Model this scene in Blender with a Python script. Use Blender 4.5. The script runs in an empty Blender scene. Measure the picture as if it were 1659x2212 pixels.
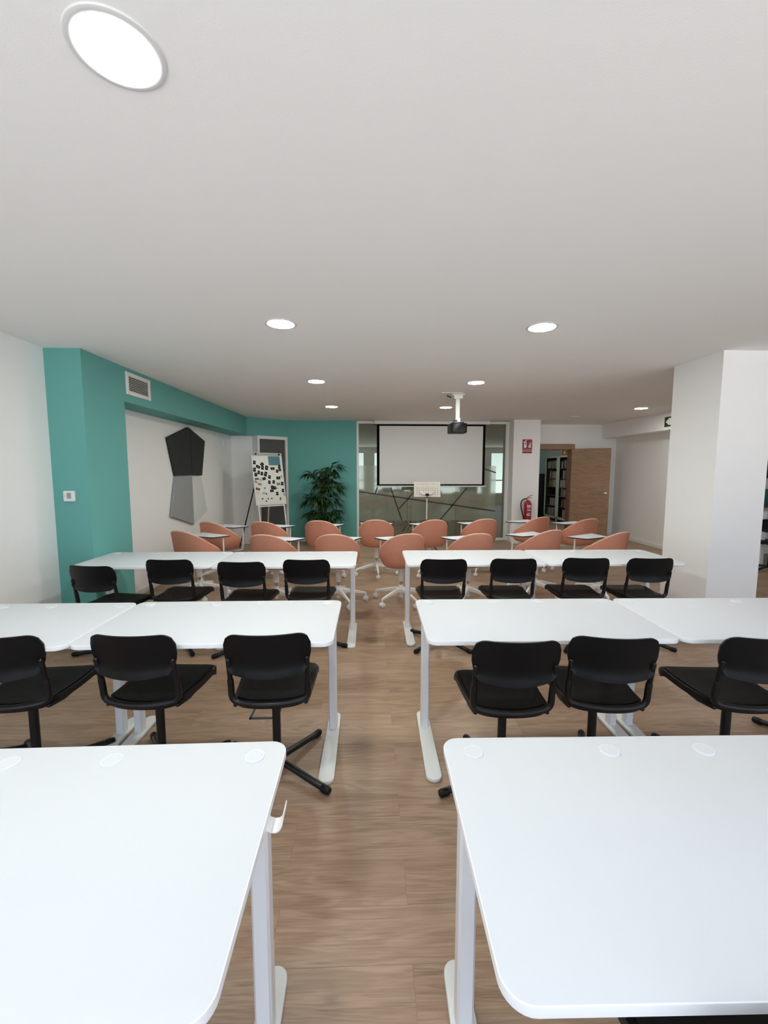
import bpy, bmesh, math, random
from mathutils import Vector, Matrix, noise as mnoise
C = bpy.context.scene.collection
PI = math.pi
random.seed(7)
R_ = math.radians

# ------------------------------------------------------------------ camera
FPX, YAW, PITCH, ROLL, HC = 917.03, .0327, .0972, .0008, 1.5432
ZC = 2.61                                   # ceiling height
sc = bpy.context.scene
cd = bpy.data.cameras.new('camera'); cam = bpy.data.objects.new('camera', cd); C.objects.link(cam)
cd.sensor_fit = 'VERTICAL'; cd.sensor_height = 24.0; cd.sensor_width = 18.0
cd.lens = FPX / 2212.0 * 24.0; cd.clip_start = .02; cd.clip_end = 200
Fv = Vector((math.sin(YAW)*math.cos(PITCH), math.cos(YAW)*math.cos(PITCH), -math.sin(PITCH)))
Rv = Vector((math.cos(YAW), -math.sin(YAW), 0)); Uv = Rv.cross(Fv)
R2 = Rv*math.cos(ROLL) + Uv*math.sin(ROLL); U2 = -Rv*math.sin(ROLL) + Uv*math.cos(ROLL)
M = Matrix.Identity(4)
for i in range(3):
    M[i][0], M[i][1], M[i][2] = R2[i], U2[i], -Fv[i]
M[0][3], M[1][3], M[2][3] = 0, 0, HC
cam.matrix_world = M
sc.camera = cam

# ------------------------------------------------------------------ world, light, exposure
WORLD_STRENGTH = 3.2
LAMP_STRENGTH = 168.0
EXPOSURE = 0.06
sc.view_settings.view_transform = 'Standard'; sc.view_settings.look = 'None'
sc.view_settings.gamma = 1.0; sc.view_settings.use_curve_mapping = False
sc.view_settings.exposure = EXPOSURE
try:
    sc.cycles.use_denoising = True
    sc.cycles.max_bounces = 10; sc.cycles.diffuse_bounces = 7; sc.cycles.glossy_bounces = 5
    sc.cycles.sample_clamp_indirect = 8.0
    sc.cycles.caustics_reflective = False; sc.cycles.caustics_refractive = False
except Exception: pass
w = bpy.data.worlds.new('daylight'); sc.world = w; w.use_nodes = True
bg = w.node_tree.nodes['Background']
_nt = w.node_tree
_tc = _nt.nodes.new('ShaderNodeTexCoord'); _sp = _nt.nodes.new('ShaderNodeSeparateXYZ'); _nt.links.new(_tc.outputs['Generated'], _sp.inputs[0])
_mr = _nt.nodes.new('ShaderNodeMapRange'); _mr.inputs['From Min'].default_value = -.12; _mr.inputs['From Max'].default_value = .12; _nt.links.new(_sp.outputs['Z'], _mr.inputs['Value'])
_cr = _nt.nodes.new('ShaderNodeMix'); _cr.data_type = 'RGBA'; _nt.links.new(_mr.outputs[0], _cr.inputs[0])
_cr.inputs[6].default_value = (1.38, 1.42, 1.45, 1)      # unseen glow from below, added to brighten the ceiling
_cr.inputs[7].default_value = (.50, .64, .83, 1)         # sky above the street
_nt.links.new(_cr.outputs[2], bg.inputs['Color']); bg.inputs['Strength'].default_value = WORLD_STRENGTH

# windows behind the photographer: (x0, x1, z0, z1) in the wall y = BACK_Y
BACK_Y = -1.0
WINDOWS = [(-2.55, -.25, .45, 2.40), (.15, 2.45, .45, 2.40), (2.95, 5.25, .45, 2.40), (5.6, 7.3, .45, 2.40)]
for k, (x0, x1, z0, z1) in enumerate(WINDOWS):
    ld = bpy.data.lights.new('window_portal', 'AREA'); ld.shape = 'RECTANGLE'; ld.size = x1-x0; ld.size_y = z1-z0
    lo = bpy.data.objects.new('window_portal', ld); C.objects.link(lo)
    lo.location = ((x0+x1)/2, BACK_Y-.06, (z0+z1)/2); lo.rotation_euler = (PI/2, 0, 0)
    ld.cycles.is_portal = True

# ------------------------------------------------------------------ materials
def srgb(r, g, b):
    f = lambda c: (c/255/12.92) if c/255 <= .04045 else ((c/255+.055)/1.055)**2.4
    return (f(r), f(g), f(b))
def mat(name, col, rough=.5, metal=0., spec=.5, bump=0., bscale=60., var=0., vscale=6., coat=0., emit=None, estr=0., sheen=0.):
    m = bpy.data.materials.new(name); m.use_nodes = True
    nt = m.node_tree; p = nt.nodes['Principled BSDF']
    p.inputs['Roughness'].default_value = rough; p.inputs['Metallic'].default_value = metal
    p.inputs['Specular IOR Level'].default_value = spec; p.inputs['Coat Weight'].default_value = coat
    if sheen: p.inputs['Sheen Weight'].default_value = sheen
    tc = nt.nodes.new('ShaderNodeTexCoord')
    n = nt.nodes.new('ShaderNodeTexNoise'); n.inputs['Scale'].default_value = vscale; n.inputs['Detail'].default_value = 4
    nt.links.new(tc.outputs['Object'], n.inputs['Vector'])
    mx = nt.nodes.new('ShaderNodeMix'); mx.data_type = 'RGBA'
    mx.inputs[6].default_value = tuple(c*(1-var) for c in col) + (1,)
    mx.inputs[7].default_value = tuple(min(1, c*(1+var)) for c in col) + (1,)
    nt.links.new(n.outputs['Fac'], mx.inputs[0]); nt.links.new(mx.outputs[2], p.inputs['Base Color'])
    if bump:
        b = nt.nodes.new('ShaderNodeTexNoise'); b.inputs['Scale'].default_value = bscale; b.inputs['Detail'].default_value = 6
        nt.links.new(tc.outputs['Object'], b.inputs['Vector'])
        bp = nt.nodes.new('ShaderNodeBump'); bp.inputs['Strength'].default_value = bump; bp.inputs['Distance'].default_value = .004
        nt.links.new(b.outputs['Fac'], bp.inputs['Height']); nt.links.new(bp.outputs['Normal'], p.inputs['Normal'])
    if emit:
        p.inputs['Emission Color'].default_value = tuple(emit) + (1,); p.inputs['Emission Strength'].default_value = estr
    return m
def wood_mat(name, light, dark, plank=None, rough=.5, along='X', scale=1.0, dark2=None):
    """grain runs along one axis; optional plank layout (length, width)"""
    m = bpy.data.materials.new(name); m.use_nodes = True; nt = m.node_tree; p = nt.nodes['Principled BSDF']
    N = nt.nodes.new; L = nt.links.new
    tc = N('ShaderNodeTexCoord'); src = tc.outputs['Object']
    vec = src
    br = None
    if plank:
        br = N('ShaderNodeTexBrick'); br.offset = .37; br.offset_frequency = 2; br.squash = 1.0
        br.inputs['Color1'].default_value = (0, 0, 0, 1); br.inputs['Color2'].default_value = (1, 1, 1, 1)
        br.inputs['Mortar'].default_value = (.5, .5, .5, 1); br.inputs['Scale'].default_value = 1.0
        br.inputs['Mortar Size'].default_value = .0012; br.inputs['Mortar Smooth'].default_value = .3; br.inputs['Bias'].default_value = 0
        br.inputs['Brick Width'].default_value = plank[0]; br.inputs['Row Height'].default_value = plank[1]
        of = N('ShaderNodeVectorMath'); of.operation = 'ADD'; of.inputs[1].default_value = (-.13, -1.55, 0); L(src, of.inputs[0]); L(of.outputs[0], br.inputs['Vector'])
        sep = N('ShaderNodeSeparateColor'); L(br.outputs['Color'], sep.inputs[0])
        cmb = N('ShaderNodeCombineXYZ')
        m1 = N('ShaderNodeMath'); m1.operation = 'MULTIPLY'; m1.inputs[1].default_value = 37.0; L(sep.outputs[0], m1.inputs[0])
        L(m1.outputs[0], cmb.inputs[0]); L(m1.outputs[0], cmb.inputs[2])
        ad = N('ShaderNodeVectorMath'); ad.operation = 'ADD'; L(src, ad.inputs[0]); L(cmb.outputs[0], ad.inputs[1]); vec = ad.outputs[0]
    mp = N('ShaderNodeMapping'); L(vec, mp.inputs['Vector'])
    s = {'X': (1.3, 11, 11), 'Y': (13, 1.1, 13), 'Z': (13, 13, 1.1)}[along]
    mp.inputs['Scale'].default_value = tuple(q*scale for q in s)
    n1 = N('ShaderNodeTexNoise'); n1.inputs['Scale'].default_value = 1.0; n1.inputs['Detail'].default_value = 3; n1.inputs['Distortion'].default_value = .9
    L(mp.outputs[0], n1.inputs['Vector'])
    # rings: contour the smooth noise for cathedral grain
    mm = N('ShaderNodeMath'); mm.operation = 'MULTIPLY'; mm.inputs[1].default_value = 42.0; L(n1.outputs['Fac'], mm.inputs[0])
    sn = N('ShaderNodeMath'); sn.operation = 'SINE'; L(mm.outputs[0], sn.inputs[0])
    mp2 = N('ShaderNodeMapping'); L(vec, mp2.inputs['Vector'])
    s2 = {'X': (7, 230, 230), 'Y': (170, 5, 170), 'Z': (170, 170, 5)}[along]; mp2.inputs['Scale'].default_value = s2
    n2 = N('ShaderNodeTexNoise'); n2.inputs['Scale'].default_value = 1.0; n2.inputs['Detail'].default_value = 4; L(mp2.outputs[0], n2.inputs['Vector'])
    a1 = N('ShaderNodeMath'); a1.operation = 'MULTIPLY_ADD'; a1.inputs[1].default_value = .10; a1.inputs[2].default_value = 0.0; L(sn.outputs[0], a1.inputs[0])
    a2 = N('ShaderNodeMath'); a2.operation = 'MULTIPLY_ADD'; a2.inputs[1].default_value = .75; L(n2.outputs['Fac'], a2.inputs[0]); L(a1.outputs[0], a2.inputs[2])
    a3 = N('ShaderNodeMath'); a3.operation = 'MULTIPLY_ADD'; a3.inputs[1].default_value = .55; L(n1.outputs['Fac'], a3.inputs[0]); L(a2.outputs[0], a3.inputs[2])
    last = a3.outputs[0]
    if plank:
        a4 = N('ShaderNodeMath'); a4.operation = 'MULTIPLY_ADD'; a4.inputs[1].default_value = .16; L(sep.outputs[0], a4.inputs[0]); L(last, a4.inputs[2]); last = a4.outputs[0]
    cr = N('ShaderNodeValToRGB'); e = cr.color_ramp.elements
    e[0].position = .35; e[0].color = tuple(dark) + (1,); e[1].position = 1.05 if not plank else 1.15; e[1].position = min(1, e[1].position); e[1].color = tuple(light) + (1,)
    L(last, cr.inputs[0]); col = cr.outputs[0]
    if plank:
        mx = N('ShaderNodeMix'); mx.data_type = 'RGBA'; mx.blend_type = 'MULTIPLY'; mx.inputs[7].default_value = (.80, .77, .75, 1)
        L(br.outputs['Fac'], mx.inputs[0]); L(col, mx.inputs[6]); col = mx.outputs[2]
    L(col, p.inputs['Base Color']); p.inputs['Roughness'].default_value = rough
    bp = N('ShaderNodeBump'); bp.inputs['Strength'].default_value = .12; bp.inputs['Distance'].default_value = .002
    L(n2.outputs['Fac'], bp.inputs['Height']); L(bp.outputs['Normal'], p.inputs['Normal'])
    return m
def speckle_mat(name, a, b, scale, rough=.95):
    m = bpy.data.materials.new(name); m.use_nodes = True; nt = m.node_tree; p = nt.nodes['Principled BSDF']
    tc = nt.nodes.new('ShaderNodeTexCoord'); n = nt.nodes.new('ShaderNodeTexNoise'); n.inputs['Scale'].default_value = scale; n.inputs['Detail'].default_value = 5
    n.inputs['Roughness'].default_value = .75
    nt.links.new(tc.outputs['Object'], n.inputs['Vector'])
    cr = nt.nodes.new('ShaderNodeValToRGB'); cr.color_ramp.elements[0].position = .38; cr.color_ramp.elements[1].position = .62
    cr.color_ramp.elements[0].color = tuple(a) + (1,); cr.color_ramp.elements[1].color = tuple(b) + (1,)
    nt.links.new(n.outputs['Fac'], cr.inputs[0]); nt.links.new(cr.outputs[0], p.inputs['Base Color']); p.inputs['Roughness'].default_value = rough
    bp = nt.nodes.new('ShaderNodeBump'); bp.inputs['Strength'].default_value = .4; bp.inputs['Distance'].default_value = .003
    nt.links.new(n.outputs['Fac'], bp.inputs['Height']); nt.links.new(bp.outputs['Normal'], p.inputs['Normal'])
    return m
def mesh_fabric_mat(name, a, b, scale):
    """woven net: two crossed wave bands"""
    m = bpy.data.materials.new(name); m.use_nodes = True; nt = m.node_tree; p = nt.nodes['Principled BSDF']
    tc = nt.nodes.new('ShaderNodeTexCoord'); ck = nt.nodes.new('ShaderNodeTexVoronoi'); ck.inputs['Scale'].default_value = scale; ck.inputs['Randomness'].default_value = 0.1
    nt.links.new(tc.outputs['Object'], ck.inputs['Vector'])
    cr = nt.nodes.new('ShaderNodeValToRGB'); cr.color_ramp.elements[0].position = .2; cr.color_ramp.elements[1].position = .6
    cr.color_ramp.elements[0].color = tuple(a) + (1,); cr.color_ramp.elements[1].color = tuple(b) + (1,)
    nt.links.new(ck.outputs['Distance'], cr.inputs[0]); nt.links.new(cr.outputs[0], p.inputs['Base Color']); p.inputs['Roughness'].default_value = .6
    p.inputs['Specular IOR Level'].default_value = .3
    return m
def glass_mat(name, body, tint, mixfac, rough=.0):
    m = bpy.data.materials.new(name); m.use_nodes = True; nt = m.node_tree
    out = nt.nodes['Material Output']; p = nt.nodes['Principled BSDF']
    p.inputs['Base Color'].default_value = tuple(body) + (1,); p.inputs['Roughness'].default_value = .6
    n = nt.nodes.new('ShaderNodeTexNoise'); n.inputs['Scale'].default_value = 2.0
    mxc = nt.nodes.new('ShaderNodeMix'); mxc.data_type = 'RGBA'; mxc.inputs[6].default_value = tuple(c*.92 for c in body)+(1,); mxc.inputs[7].default_value = tuple(c*1.08 for c in body)+(1,)
    nt.links.new(n.outputs['Fac'], mxc.inputs[0]); nt.links.new(mxc.outputs[2], p.inputs['Base Color'])
    g = nt.nodes.new('ShaderNodeBsdfGlossy'); g.inputs['Color'].default_value = tuple(tint) + (1,); g.inputs['Roughness'].default_value = rough
    mx = nt.nodes.new('ShaderNodeMixShader'); mx.inputs[0].default_value = mixfac
    nt.links.new(p.outputs[0], mx.inputs[1]); nt.links.new(g.outputs[0], mx.inputs[2]); nt.links.new(mx.outputs[0], out.inputs[0])
    return m

PAINT = mat('white_paint', (.86, .855, .845), rough=.85, spec=.2, bump=.15, bscale=220, var=.015)
CEIL = mat('ceiling_paint', (.86, .855, .85), rough=.9, spec=.1, bump=.12, bscale=260, var=.012, vscale=2)
RINGM = mat('light_grey_trim', (.66, .66, .67), rough=.5, var=.01)
TEAL = mat('teal_paint', (.145, .40, .365), rough=.8, spec=.2, bump=.15, bscale=220, var=.03)
TRIMW = mat('white_trim', (.80, .80, .77), rough=.45, var=.01)
FLOOR = wood_mat('oak_floor', (.44, .30, .20), (.205, .124, .076), plank=(1.22, .182), rough=.42, along='X')
DOORW = wood_mat('oak_door', (.43, .27, .15), (.22, .125, .062), rough=.5, along='X', scale=1.3)
DOORE = wood_mat('door_edge', (.22, .09, .05), (.12, .05, .03), rough=.5, along='Z')
TOPW = mat('white_laminate', (.69, .715, .75), rough=.55, spec=.25, bump=.03, bscale=500, var=.008, vscale=3)
TOPEDGE = mat('white_edge', (.88, .88, .89), rough=.35, var=.01)
LEGW = mat('white_metal', (.83, .83, .84), rough=.35, var=.01)
FOOTW = mat('offwhite_metal', (.74, .75, .73), rough=.4, var=.02)
GROM = mat('grommet_lit_lip', (.80, .82, .82), rough=.3, var=.01)
BLKP = mat('black_plastic', (.003, .003, .0038), rough=.42, spec=.26, bump=.08, bscale=700, var=.1)
BLKT = mat('black_tube', (.004, .004, .005), rough=.36, spec=.42, var=.1)
NET = mesh_fabric_mat('black_net', (.002, .002, .002), (.009, .0095, .008), 260)
PINK = speckle_mat('pink_fabric', (.575, .245, .155), (.655, .285, .19), 90, rough=.8)
RIMP = mat('pink_rim', (.80, .46, .35), rough=.6, var=.05)
STEEL = mat('satin_steel', (.55, .55, .55), rough=.25, metal=1.0, var=.02)
PINKW = mat('warm_white_plastic', (.80, .79, .76), rough=.4, var=.015)
BLKE = mat('black_edge', (.02, .02, .025), rough=.5, var=.1)
FELTD = speckle_mat('dark_felt', (.016, .017, .016), (.040, .042, .039), 60)
FELTG = speckle_mat('grey_felt', (.27, .28, .275), (.37, .38, .375), 60)
FELTW = speckle_mat('pale_felt', (.62, .64, .60), (.70, .715, .67), 60)
SCREEN = mat('screen_fabric', (.74, .74, .73), rough=.9, var=.01)
GLASS = glass_mat('dark_glass', (.030, .032, .020), (.62, .70, .58), .36)
FILM = glass_mat('frosted_film', (.20, .225, .165), (.55, .62, .52), .22, rough=.05)
GREYD = mat('grey_door', (.085, .083, .082), rough=.6, var=.06)
REDP = mat('red_paint', (.33, .010, .016), rough=.3, coat=.4, var=.04)
REDS = mat('red_sign', (.30, .010, .018), rough=.4, var=.03)
WHITES = mat('white_print', (.82, .80, .79), rough=.5, var=.01)
LEAF = mat('palm_leaf', (.011, .040, .009), rough=.45, var=.5, vscale=14)
CANE = mat('cane_stem', (.17, .125, .05), rough=.7, var=.3, vscale=20)
DARK = mat('dark_lacquer', (.012, .014, .013), rough=.4, var=.1)
CASEG = mat('sage_frame', (.46, .52, .46), rough=.5, var=.03)
SHELFR = mat('dark_red_shelf', (.085, .045, .035), rough=.6, var=.1)
DARKIN = mat('dark_back_panel', (.02, .018, .016), rough=.8, var=.1)  # even near-black tone for the bookcase back and carcass
AMBER = mat('amber_glaze', (.42, .17, .012), rough=.2, coat=.5, var=.1)
DIFF = mat('lamp_diffuser', (.9, .9, .9), rough=.5, emit=(.97, 1, .93), estr=LAMP_STRENGTH)
EXITG = mat('exit_green', (.006, .035, .022), rough=.4, var=.05)
LCD = mat('lcd_grey', (.33, .34, .34), rough=.3, var=.03)
VENTB = mat('vent_void_shade', (.012, .012, .012), rough=.8, var=.1)
TEALD = mat('dark_teal_panel', (.02, .09, .10), rough=.6, var=.05)
BLUEP = mat('blue_paper', (.075, .20, .24), rough=.7, var=.06)
CARDK = mat('black_card', (.006, .0055, .006), rough=.7, spec=.15, var=.2)
PAPER = mat('pale_paper', (.66, .66, .60), rough=.8, var=.02)

# ------------------------------------------------------------------ geometry helpers
class MB:
    def __init__(s): s.v = []; s.f = []; s.mi = []
    def add(s, vs, fs, mi=0):
        o = len(s.v); s.v += [tuple(v) for v in vs]
        for f in fs: s.f.append(tuple(i+o for i in f)); s.mi.append(mi)
        return s
    def box(s, c, d, rot=None, bev=0., mi=0):
        bm = bmesh.new(); bmesh.ops.create_cube(bm, size=1)
        bmesh.ops.scale(bm, vec=d, verts=bm.verts)
        if bev: bmesh.ops.bevel(bm, geom=bm.edges[:], offset=bev, segments=2, affect='EDGES', profile=.5)
        mt = Matrix.Translation(c) @ (rot.to_4x4() if rot else Matrix.Identity(4))
        bm.verts.index_update()
        s.add([mt @ v.co for v in bm.verts], [[v.index for v in f.verts] for f in bm.faces], mi); bm.free(); return s
    def prism(s, pts, z0, z1, bev=0., mi=0, axis='Z', tmi=None):
        """pts ccw in plan; extruded between z0 and z1, with an optional chamfer"""
        n = len(pts)
        def inset(p, d):
            out = []
            for i in range(n):
                a, b, c = Vector(p[i-1]), Vector(p[i]), Vector(p[(i+1) % n])
                e1, e2 = (b-a), (c-b)
                if e1.length < 1e-9 or e2.length < 1e-9: out.append(tuple(b)); continue
                e1.normalize(); e2.normalize()
                n1, n2 = Vector((-e1.y, e1.x)), Vector((-e2.y, e2.x)); k = n1+n2
                k = k/max(.4, k.dot(n1)) if k.length > 1e-6 else n1
                out.append(tuple(b+k*d))
            return out
        rings = [(pts, z0), (pts, z1)] if not bev else [(inset(pts, bev), z0), (pts, z0+bev), (pts, z1-bev), (inset(pts, bev*.3), z1-bev*.3), (inset(pts, bev), z1)]
        vs = [];
        for p, z in rings: vs += [(q[0], q[1], z) if axis == 'Z' else ((z, q[0], q[1]) if axis == 'X' else (q[0], z, q[1])) for q in p]
        fs = []; ms = []
        for k in range(len(rings)-1):
            for i in range(n):
                j = (i+1) % n; fs.append((k*n+i, k*n+j, (k+1)*n+j, (k+1)*n+i))
        s.add(vs, fs, mi)
        o = len(s.v)-len(vs)
        s.f.append(tuple(o+i for i in reversed(range(n)))); s.mi.append(mi)
        s.f.append(tuple(o+(len(rings)-1)*n+i for i in range(n))); s.mi.append(mi if tmi is None else tmi)
        return s
    def lathe(s, prof, c=(0, 0, 0), n=24, mt=None, mi=0):
        """prof: list of (r, z); closed with fans when r==0"""
        vs = []; fs = []; rows = []
        for r, z in prof:
            if r < 1e-6: rows.append([len(vs)]); vs.append((0, 0, z))
            else:
                rows.append(list(range(len(vs), len(vs)+n)))
                vs += [(r*math.cos(2*PI*i/n), r*math.sin(2*PI*i/n), z) for i in range(n)]
        for a, b in zip(rows, rows[1:]):
            for i in range(n):
                j = (i+1) % n
                if len(a) == 1 and len(b) == 1: break
                if len(a) == 1: fs.append((a[0], b[j], b[i]))
                elif len(b) == 1: fs.append((a[i], a[j], b[0]))
                else: fs.append((a[i], a[j], b[j], b[i]))
        T = Matrix.Translation(c) @ (mt.to_4x4() if mt else Matrix.Identity(4))
        return s.add([T @ Vector(v) for v in vs], fs, mi)
    def tube(s, path, r, n=12, cap=True, mi=0, smooth=0):
        P = [Vector(p) for p in path]
        for _ in range(smooth):
            Q = [P[0]]
            for a, b in zip(P, P[1:]): Q += [a.lerp(b, .25), a.lerp(b, .75)]
            P = Q+[P[-1]]
        rs = r if isinstance(r, (list, tuple)) else [r]*len(P)
        if len(rs) != len(P): rs = [rs[0]+(rs[-1]-rs[0])*i/(len(P)-1) for i in range(len(P))]
        if cap:
            t0 = (P[0]-P[1]).normalized(); t1 = (P[-1]-P[-2]).normalized()
            P = [P[0]+t0*rs[0]*.9, P[0]+t0*rs[0]*.55] + P + [P[-1]+t1*rs[-1]*.55, P[-1]+t1*rs[-1]*.9]
            rs = [rs[0]*.35, rs[0]*.83] + list(rs) + [rs[-1]*.83, rs[-1]*.35]
        vs = []; fs = []; prev = None
        for i, p in enumerate(P):
            t = (P[min(i+1, len(P)-1)]-P[max(i-1, 0)]).normalized()
            if prev is None:
                a = Vector((0, 0, 1)) if abs(t.z) < .9 else Vector((1, 0, 0)); u = t.cross(a).normalized()
            else:
                u = prev - t*prev.dot(t); u.normalize()
            prev = u; v = t.cross(u)
            vs += [p+(u*math.cos(2*PI*k/n)+v*math.sin(2*PI*k/n))*rs[i] for k in range(n)]
        for i in range(len(P)-1):
            for k in range(n):
                j = (k+1) % n; fs.append((i*n+k, i*n+j, (i+1)*n+j, (i+1)*n+k))
        fs.append(tuple(reversed(range(n)))); fs.append(tuple((len(P)-1)*n+k for k in range(n)))
        return s.add(vs, fs, mi)
    def build(s, name, mats, parent=None, smooth=True, angle=35):
        me = bpy.data.meshes.new(name); me.from_pydata(s.v, [], s.f)
        for m in (mats if isinstance(mats, (list, tuple)) else [mats]): me.materials.append(m)
        me.polygons.foreach_set('material_index', s.mi)
        bm = bmesh.new(); bm.from_mesh(me); bmesh.ops.recalc_face_normals(bm, faces=bm.faces[:]); bm.to_mesh(me); bm.free()
        if smooth:
            me.polygons.foreach_set('use_smooth', [True]*len(me.polygons)); me.set_sharp_from_angle(angle=R_(angle))
        o = bpy.data.objects.new(name, me); C.objects.link(o)
        if parent: o.parent = parent
        return o
def tag(o, label=None, cat=None, group=None, kind=None):
    if label: o['label'] = label
    if cat: o['category'] = cat
    if group: o['group'] = group
    if kind: o['kind'] = kind
    return o
def thing(name, loc, rz, label, cat, group=None):
    o = bpy.data.objects.new(name, None); C.objects.link(o); o.empty_display_size = .1
    o.location = loc; o.rotation_euler = (0, 0, rz)
    return tag(o, label, cat, group)
def struct(o): o['kind'] = 'structure'; return o
def dup(o, parent=None):
    c = o.copy(); C.objects.link(c); c.parent = parent
    for ch in list(o.children): dup(ch, c)
    return c
def rrect(w, h, r, n=6, cx=0, cy=0, rs=None):
    """rounded rectangle, ccw"""
    out = []
    for k, (sx, sy) in enumerate(((1, -1), (1, 1), (-1, 1), (-1, -1))):
        q = rs[k] if rs else r
        x, y = cx+sx*(w/2-q), cy+sy*(h/2-q); a0 = -PI/2+k*PI/2
        for i in range(n+1):
            a = a0+PI/2*i/n; out.append((x+q*math.cos(a), y+q*math.sin(a)))
    return out
def rect(x0, y0, x1, y1): return [(x0, y0), (x1, y0), (x1, y1), (x0, y1)]
def slab(name, x0, x1, y0, y1, z0, z1, m, parent=None):
    return MB().box(((x0+x1)/2, (y0+y1)/2, (z0+z1)/2), (x1-x0, y1-y0, z1-z0)).build(name, m, parent, smooth=False)
def text_mesh(txt, size, depth=.0008):
    cu = bpy.data.curves.new('lettering', 'FONT'); cu.body = txt; cu.size = size; cu.extrude = depth; cu.align_x = 'CENTER'; cu.align_y = 'CENTER'
    cu.resolution_u = 4
    o = bpy.data.objects.new('lettering', cu); C.objects.link(o)
    dg = bpy.context.evaluated_depsgraph_get(); dg.update()
    me = bpy.data.meshes.new_from_object(o.evaluated_get(dg))
    bpy.data.objects.remove(o); bpy.data.curves.remove(cu)
    vs = [v.co.copy() for v in me.vertices]; fs = [tuple(p.vertices) for p in me.polygons]
    bpy.data.meshes.remove(me)
    return vs, fs

# ------------------------------------------------------------------ room shell
XL = -2.86
struct(slab('floor', XL-.2, 7.9, BACK_Y-.25, 14.9, -.1, 0, FLOOR))
struct(slab('ceiling', XL-.2, 7.9, BACK_Y-.25, 14.9, ZC, ZC+.12, CEIL))
struct(slab('wall_left', XL-.15, XL, BACK_Y-.2, 9.6, 0, ZC, PAINT))
# wall behind the photographer with its window openings
bw = MB(); xs = XL
for x0, x1, z0, z1 in WINDOWS:
    bw.box(((xs+x0)/2, BACK_Y-.1, ZC/2), (x0-xs, .2, ZC))
    bw.box(((x0+x1)/2, BACK_Y-.1, z0/2), (x1-x0, .2, z0)); bw.box(((x0+x1)/2, BACK_Y-.1, (z1+ZC)/2), (x1-x0, .2, ZC-z1)); xs = x1
bw.box(((xs+7.75)/2, BACK_Y-.1, ZC/2), (7.75-xs, .2, ZC))
struct(bw.build('wall_back', PAINT, smooth=False))
for k, (x0, x1, z0, z1) in enumerate(WINDOWS):
    fr = MB(); t = .05
    for xa in (x0, (x0+x1)/2-t/2, x1-t): fr.box((xa+t/2, BACK_Y-.1, (z0+z1)/2), (t, .06, z1-z0))
    for za in (z0, z0+.62, z1-t): fr.box(((x0+x1)/2, BACK_Y-.1, za+t/2), (x1-x0, .058, t))
    struct(fr.build('window_%d' % (k+2), TRIMW, smooth=False))
# teal pillar and dropped beam on the left
TX, TY0, TY1, BZ = -2.54, 3.93, 4.57, 2.255
struct(slab('wall_left_pillar', XL-.02, TX, TY0, TY1, 0, ZC, TEAL))
P1 = (-2.459, 8.673); P2 = (-1.77, 9.272)
beam = MB()
beam.prism([(XL-.02, TY1), (TX, TY1), (TX+.03, 6.5), P1, P2, (-1.77, 9.5), (XL-.02, 9.5)], BZ, ZC)
struct(beam.build('wall_left_beam', TEAL, smooth=False))
# white pilaster behind the easel, then the angled doorway
struct(MB().prism([(XL-.02, 8.95), (-2.43, 8.95), (-2.315, 8.83), (-2.36, 9.5), (XL-.02, 9.5)], 0, BZ).build('wall_left_pilaster', PAINT, smooth=False))
dv = Vector((P2[0]-P1[0], P2[1]-P1[1], 0)); dlen = dv.length; dv.normalize(); dang = math.atan2(dv.y, dv.x)
d1 = thing('door_1', (P1[0], P1[1], 0), dang, None, None); d1['kind'] = 'structure'
t0 = (-2.297-P1[0])/dv.x; t1 = dlen-.005
fm = MB(); t = .05
fm.box((t0+t/2, .03, 1.127), (t, .08, 2.254)); fm.box((t1-t/2, .03, 1.127), (t, .08, 2.254)); fm.box(((t0+t1)/2, .03, 2.222), (t1-t0-2*t, .08, .064))
fm.build('frame', TRIMW, d1, smooth=False)
MB().box(((t0+t1)/2, .05, 1.095), (t1-t0-2*t, .04, 2.19)).build('leaf', GREYD, d1, smooth=False)
# far teal wall
struct(slab('wall_far_teal', -1.80, -.29, 9.28, 9.5, 0, ZC, TEAL))
# glazed partition
GY = 9.33; g = bpy.data.objects.new('window_1', None); C.objects.link(g); g.location = (0, GY, 0); g['kind'] = 'structure'
f = MB()
f.box((-.268, 0, 1.30), (.045, .08, 2.60)); f.box((2.99, 0, 1.30), (.045, .08, 2.60)); f.box((1.36, 0, 2.578), (3.21, .08, .05)); f.box((1.36, 0, .025), (3.21, .08, .05))
f.build('frame', TRIMW, g, smooth=False)
for x0, x1 in ((-.245, .819), (.823, 1.89), (1.894, 2.967)):
    MB().box(((x0+x1)/2, .012, 1.30), (x1-x0, .012, 2.506)).build('glass_pane', GLASS, g, smooth=False)
    MB().box(((x0+min(x1, 2.78))/2, .004, 1.045), (min(x1, 2.78)-x0-.002, .003, 1.21)).build('frosted_film', FILM, g, smooth=False)
st = MB()
for (xa, za), (xb, zb) in (((-.243, 1.083), (2.777, .648)), ((.452, 1.174), (.701, .445)), ((1.12, 1.25), (.638, .704)), ((2.14, 1.165), (1.545, .445)), ((.160, 1.18), (.106, 1.035)), ((2.40, 1.62), (2.777, 1.50))):
    a = math.atan2(zb-za, xb-xa); st.box(((xa+xb)/2, .0005, (za+zb)/2), (math.hypot(xb-xa, zb-za), .002, .026), rot=Matrix.Rotation(-a, 3, 'Y'))
st.build('film_gap', DARK, g, smooth=False)
struct(slab('wall_far_strip', 3.012, 3.2, GY-.03, 9.5, 0, ZC, PAINT))
struct(slab('wall_far_backing', -.3, 3.2, 9.42, 9.5, 0, ZC, PAINT))
# far pillar with the fire sign
struct(slab('wall_far_pillar', 3.035, 3.605, 8.985, 9.98, 0, ZC, PAINT))
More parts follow.
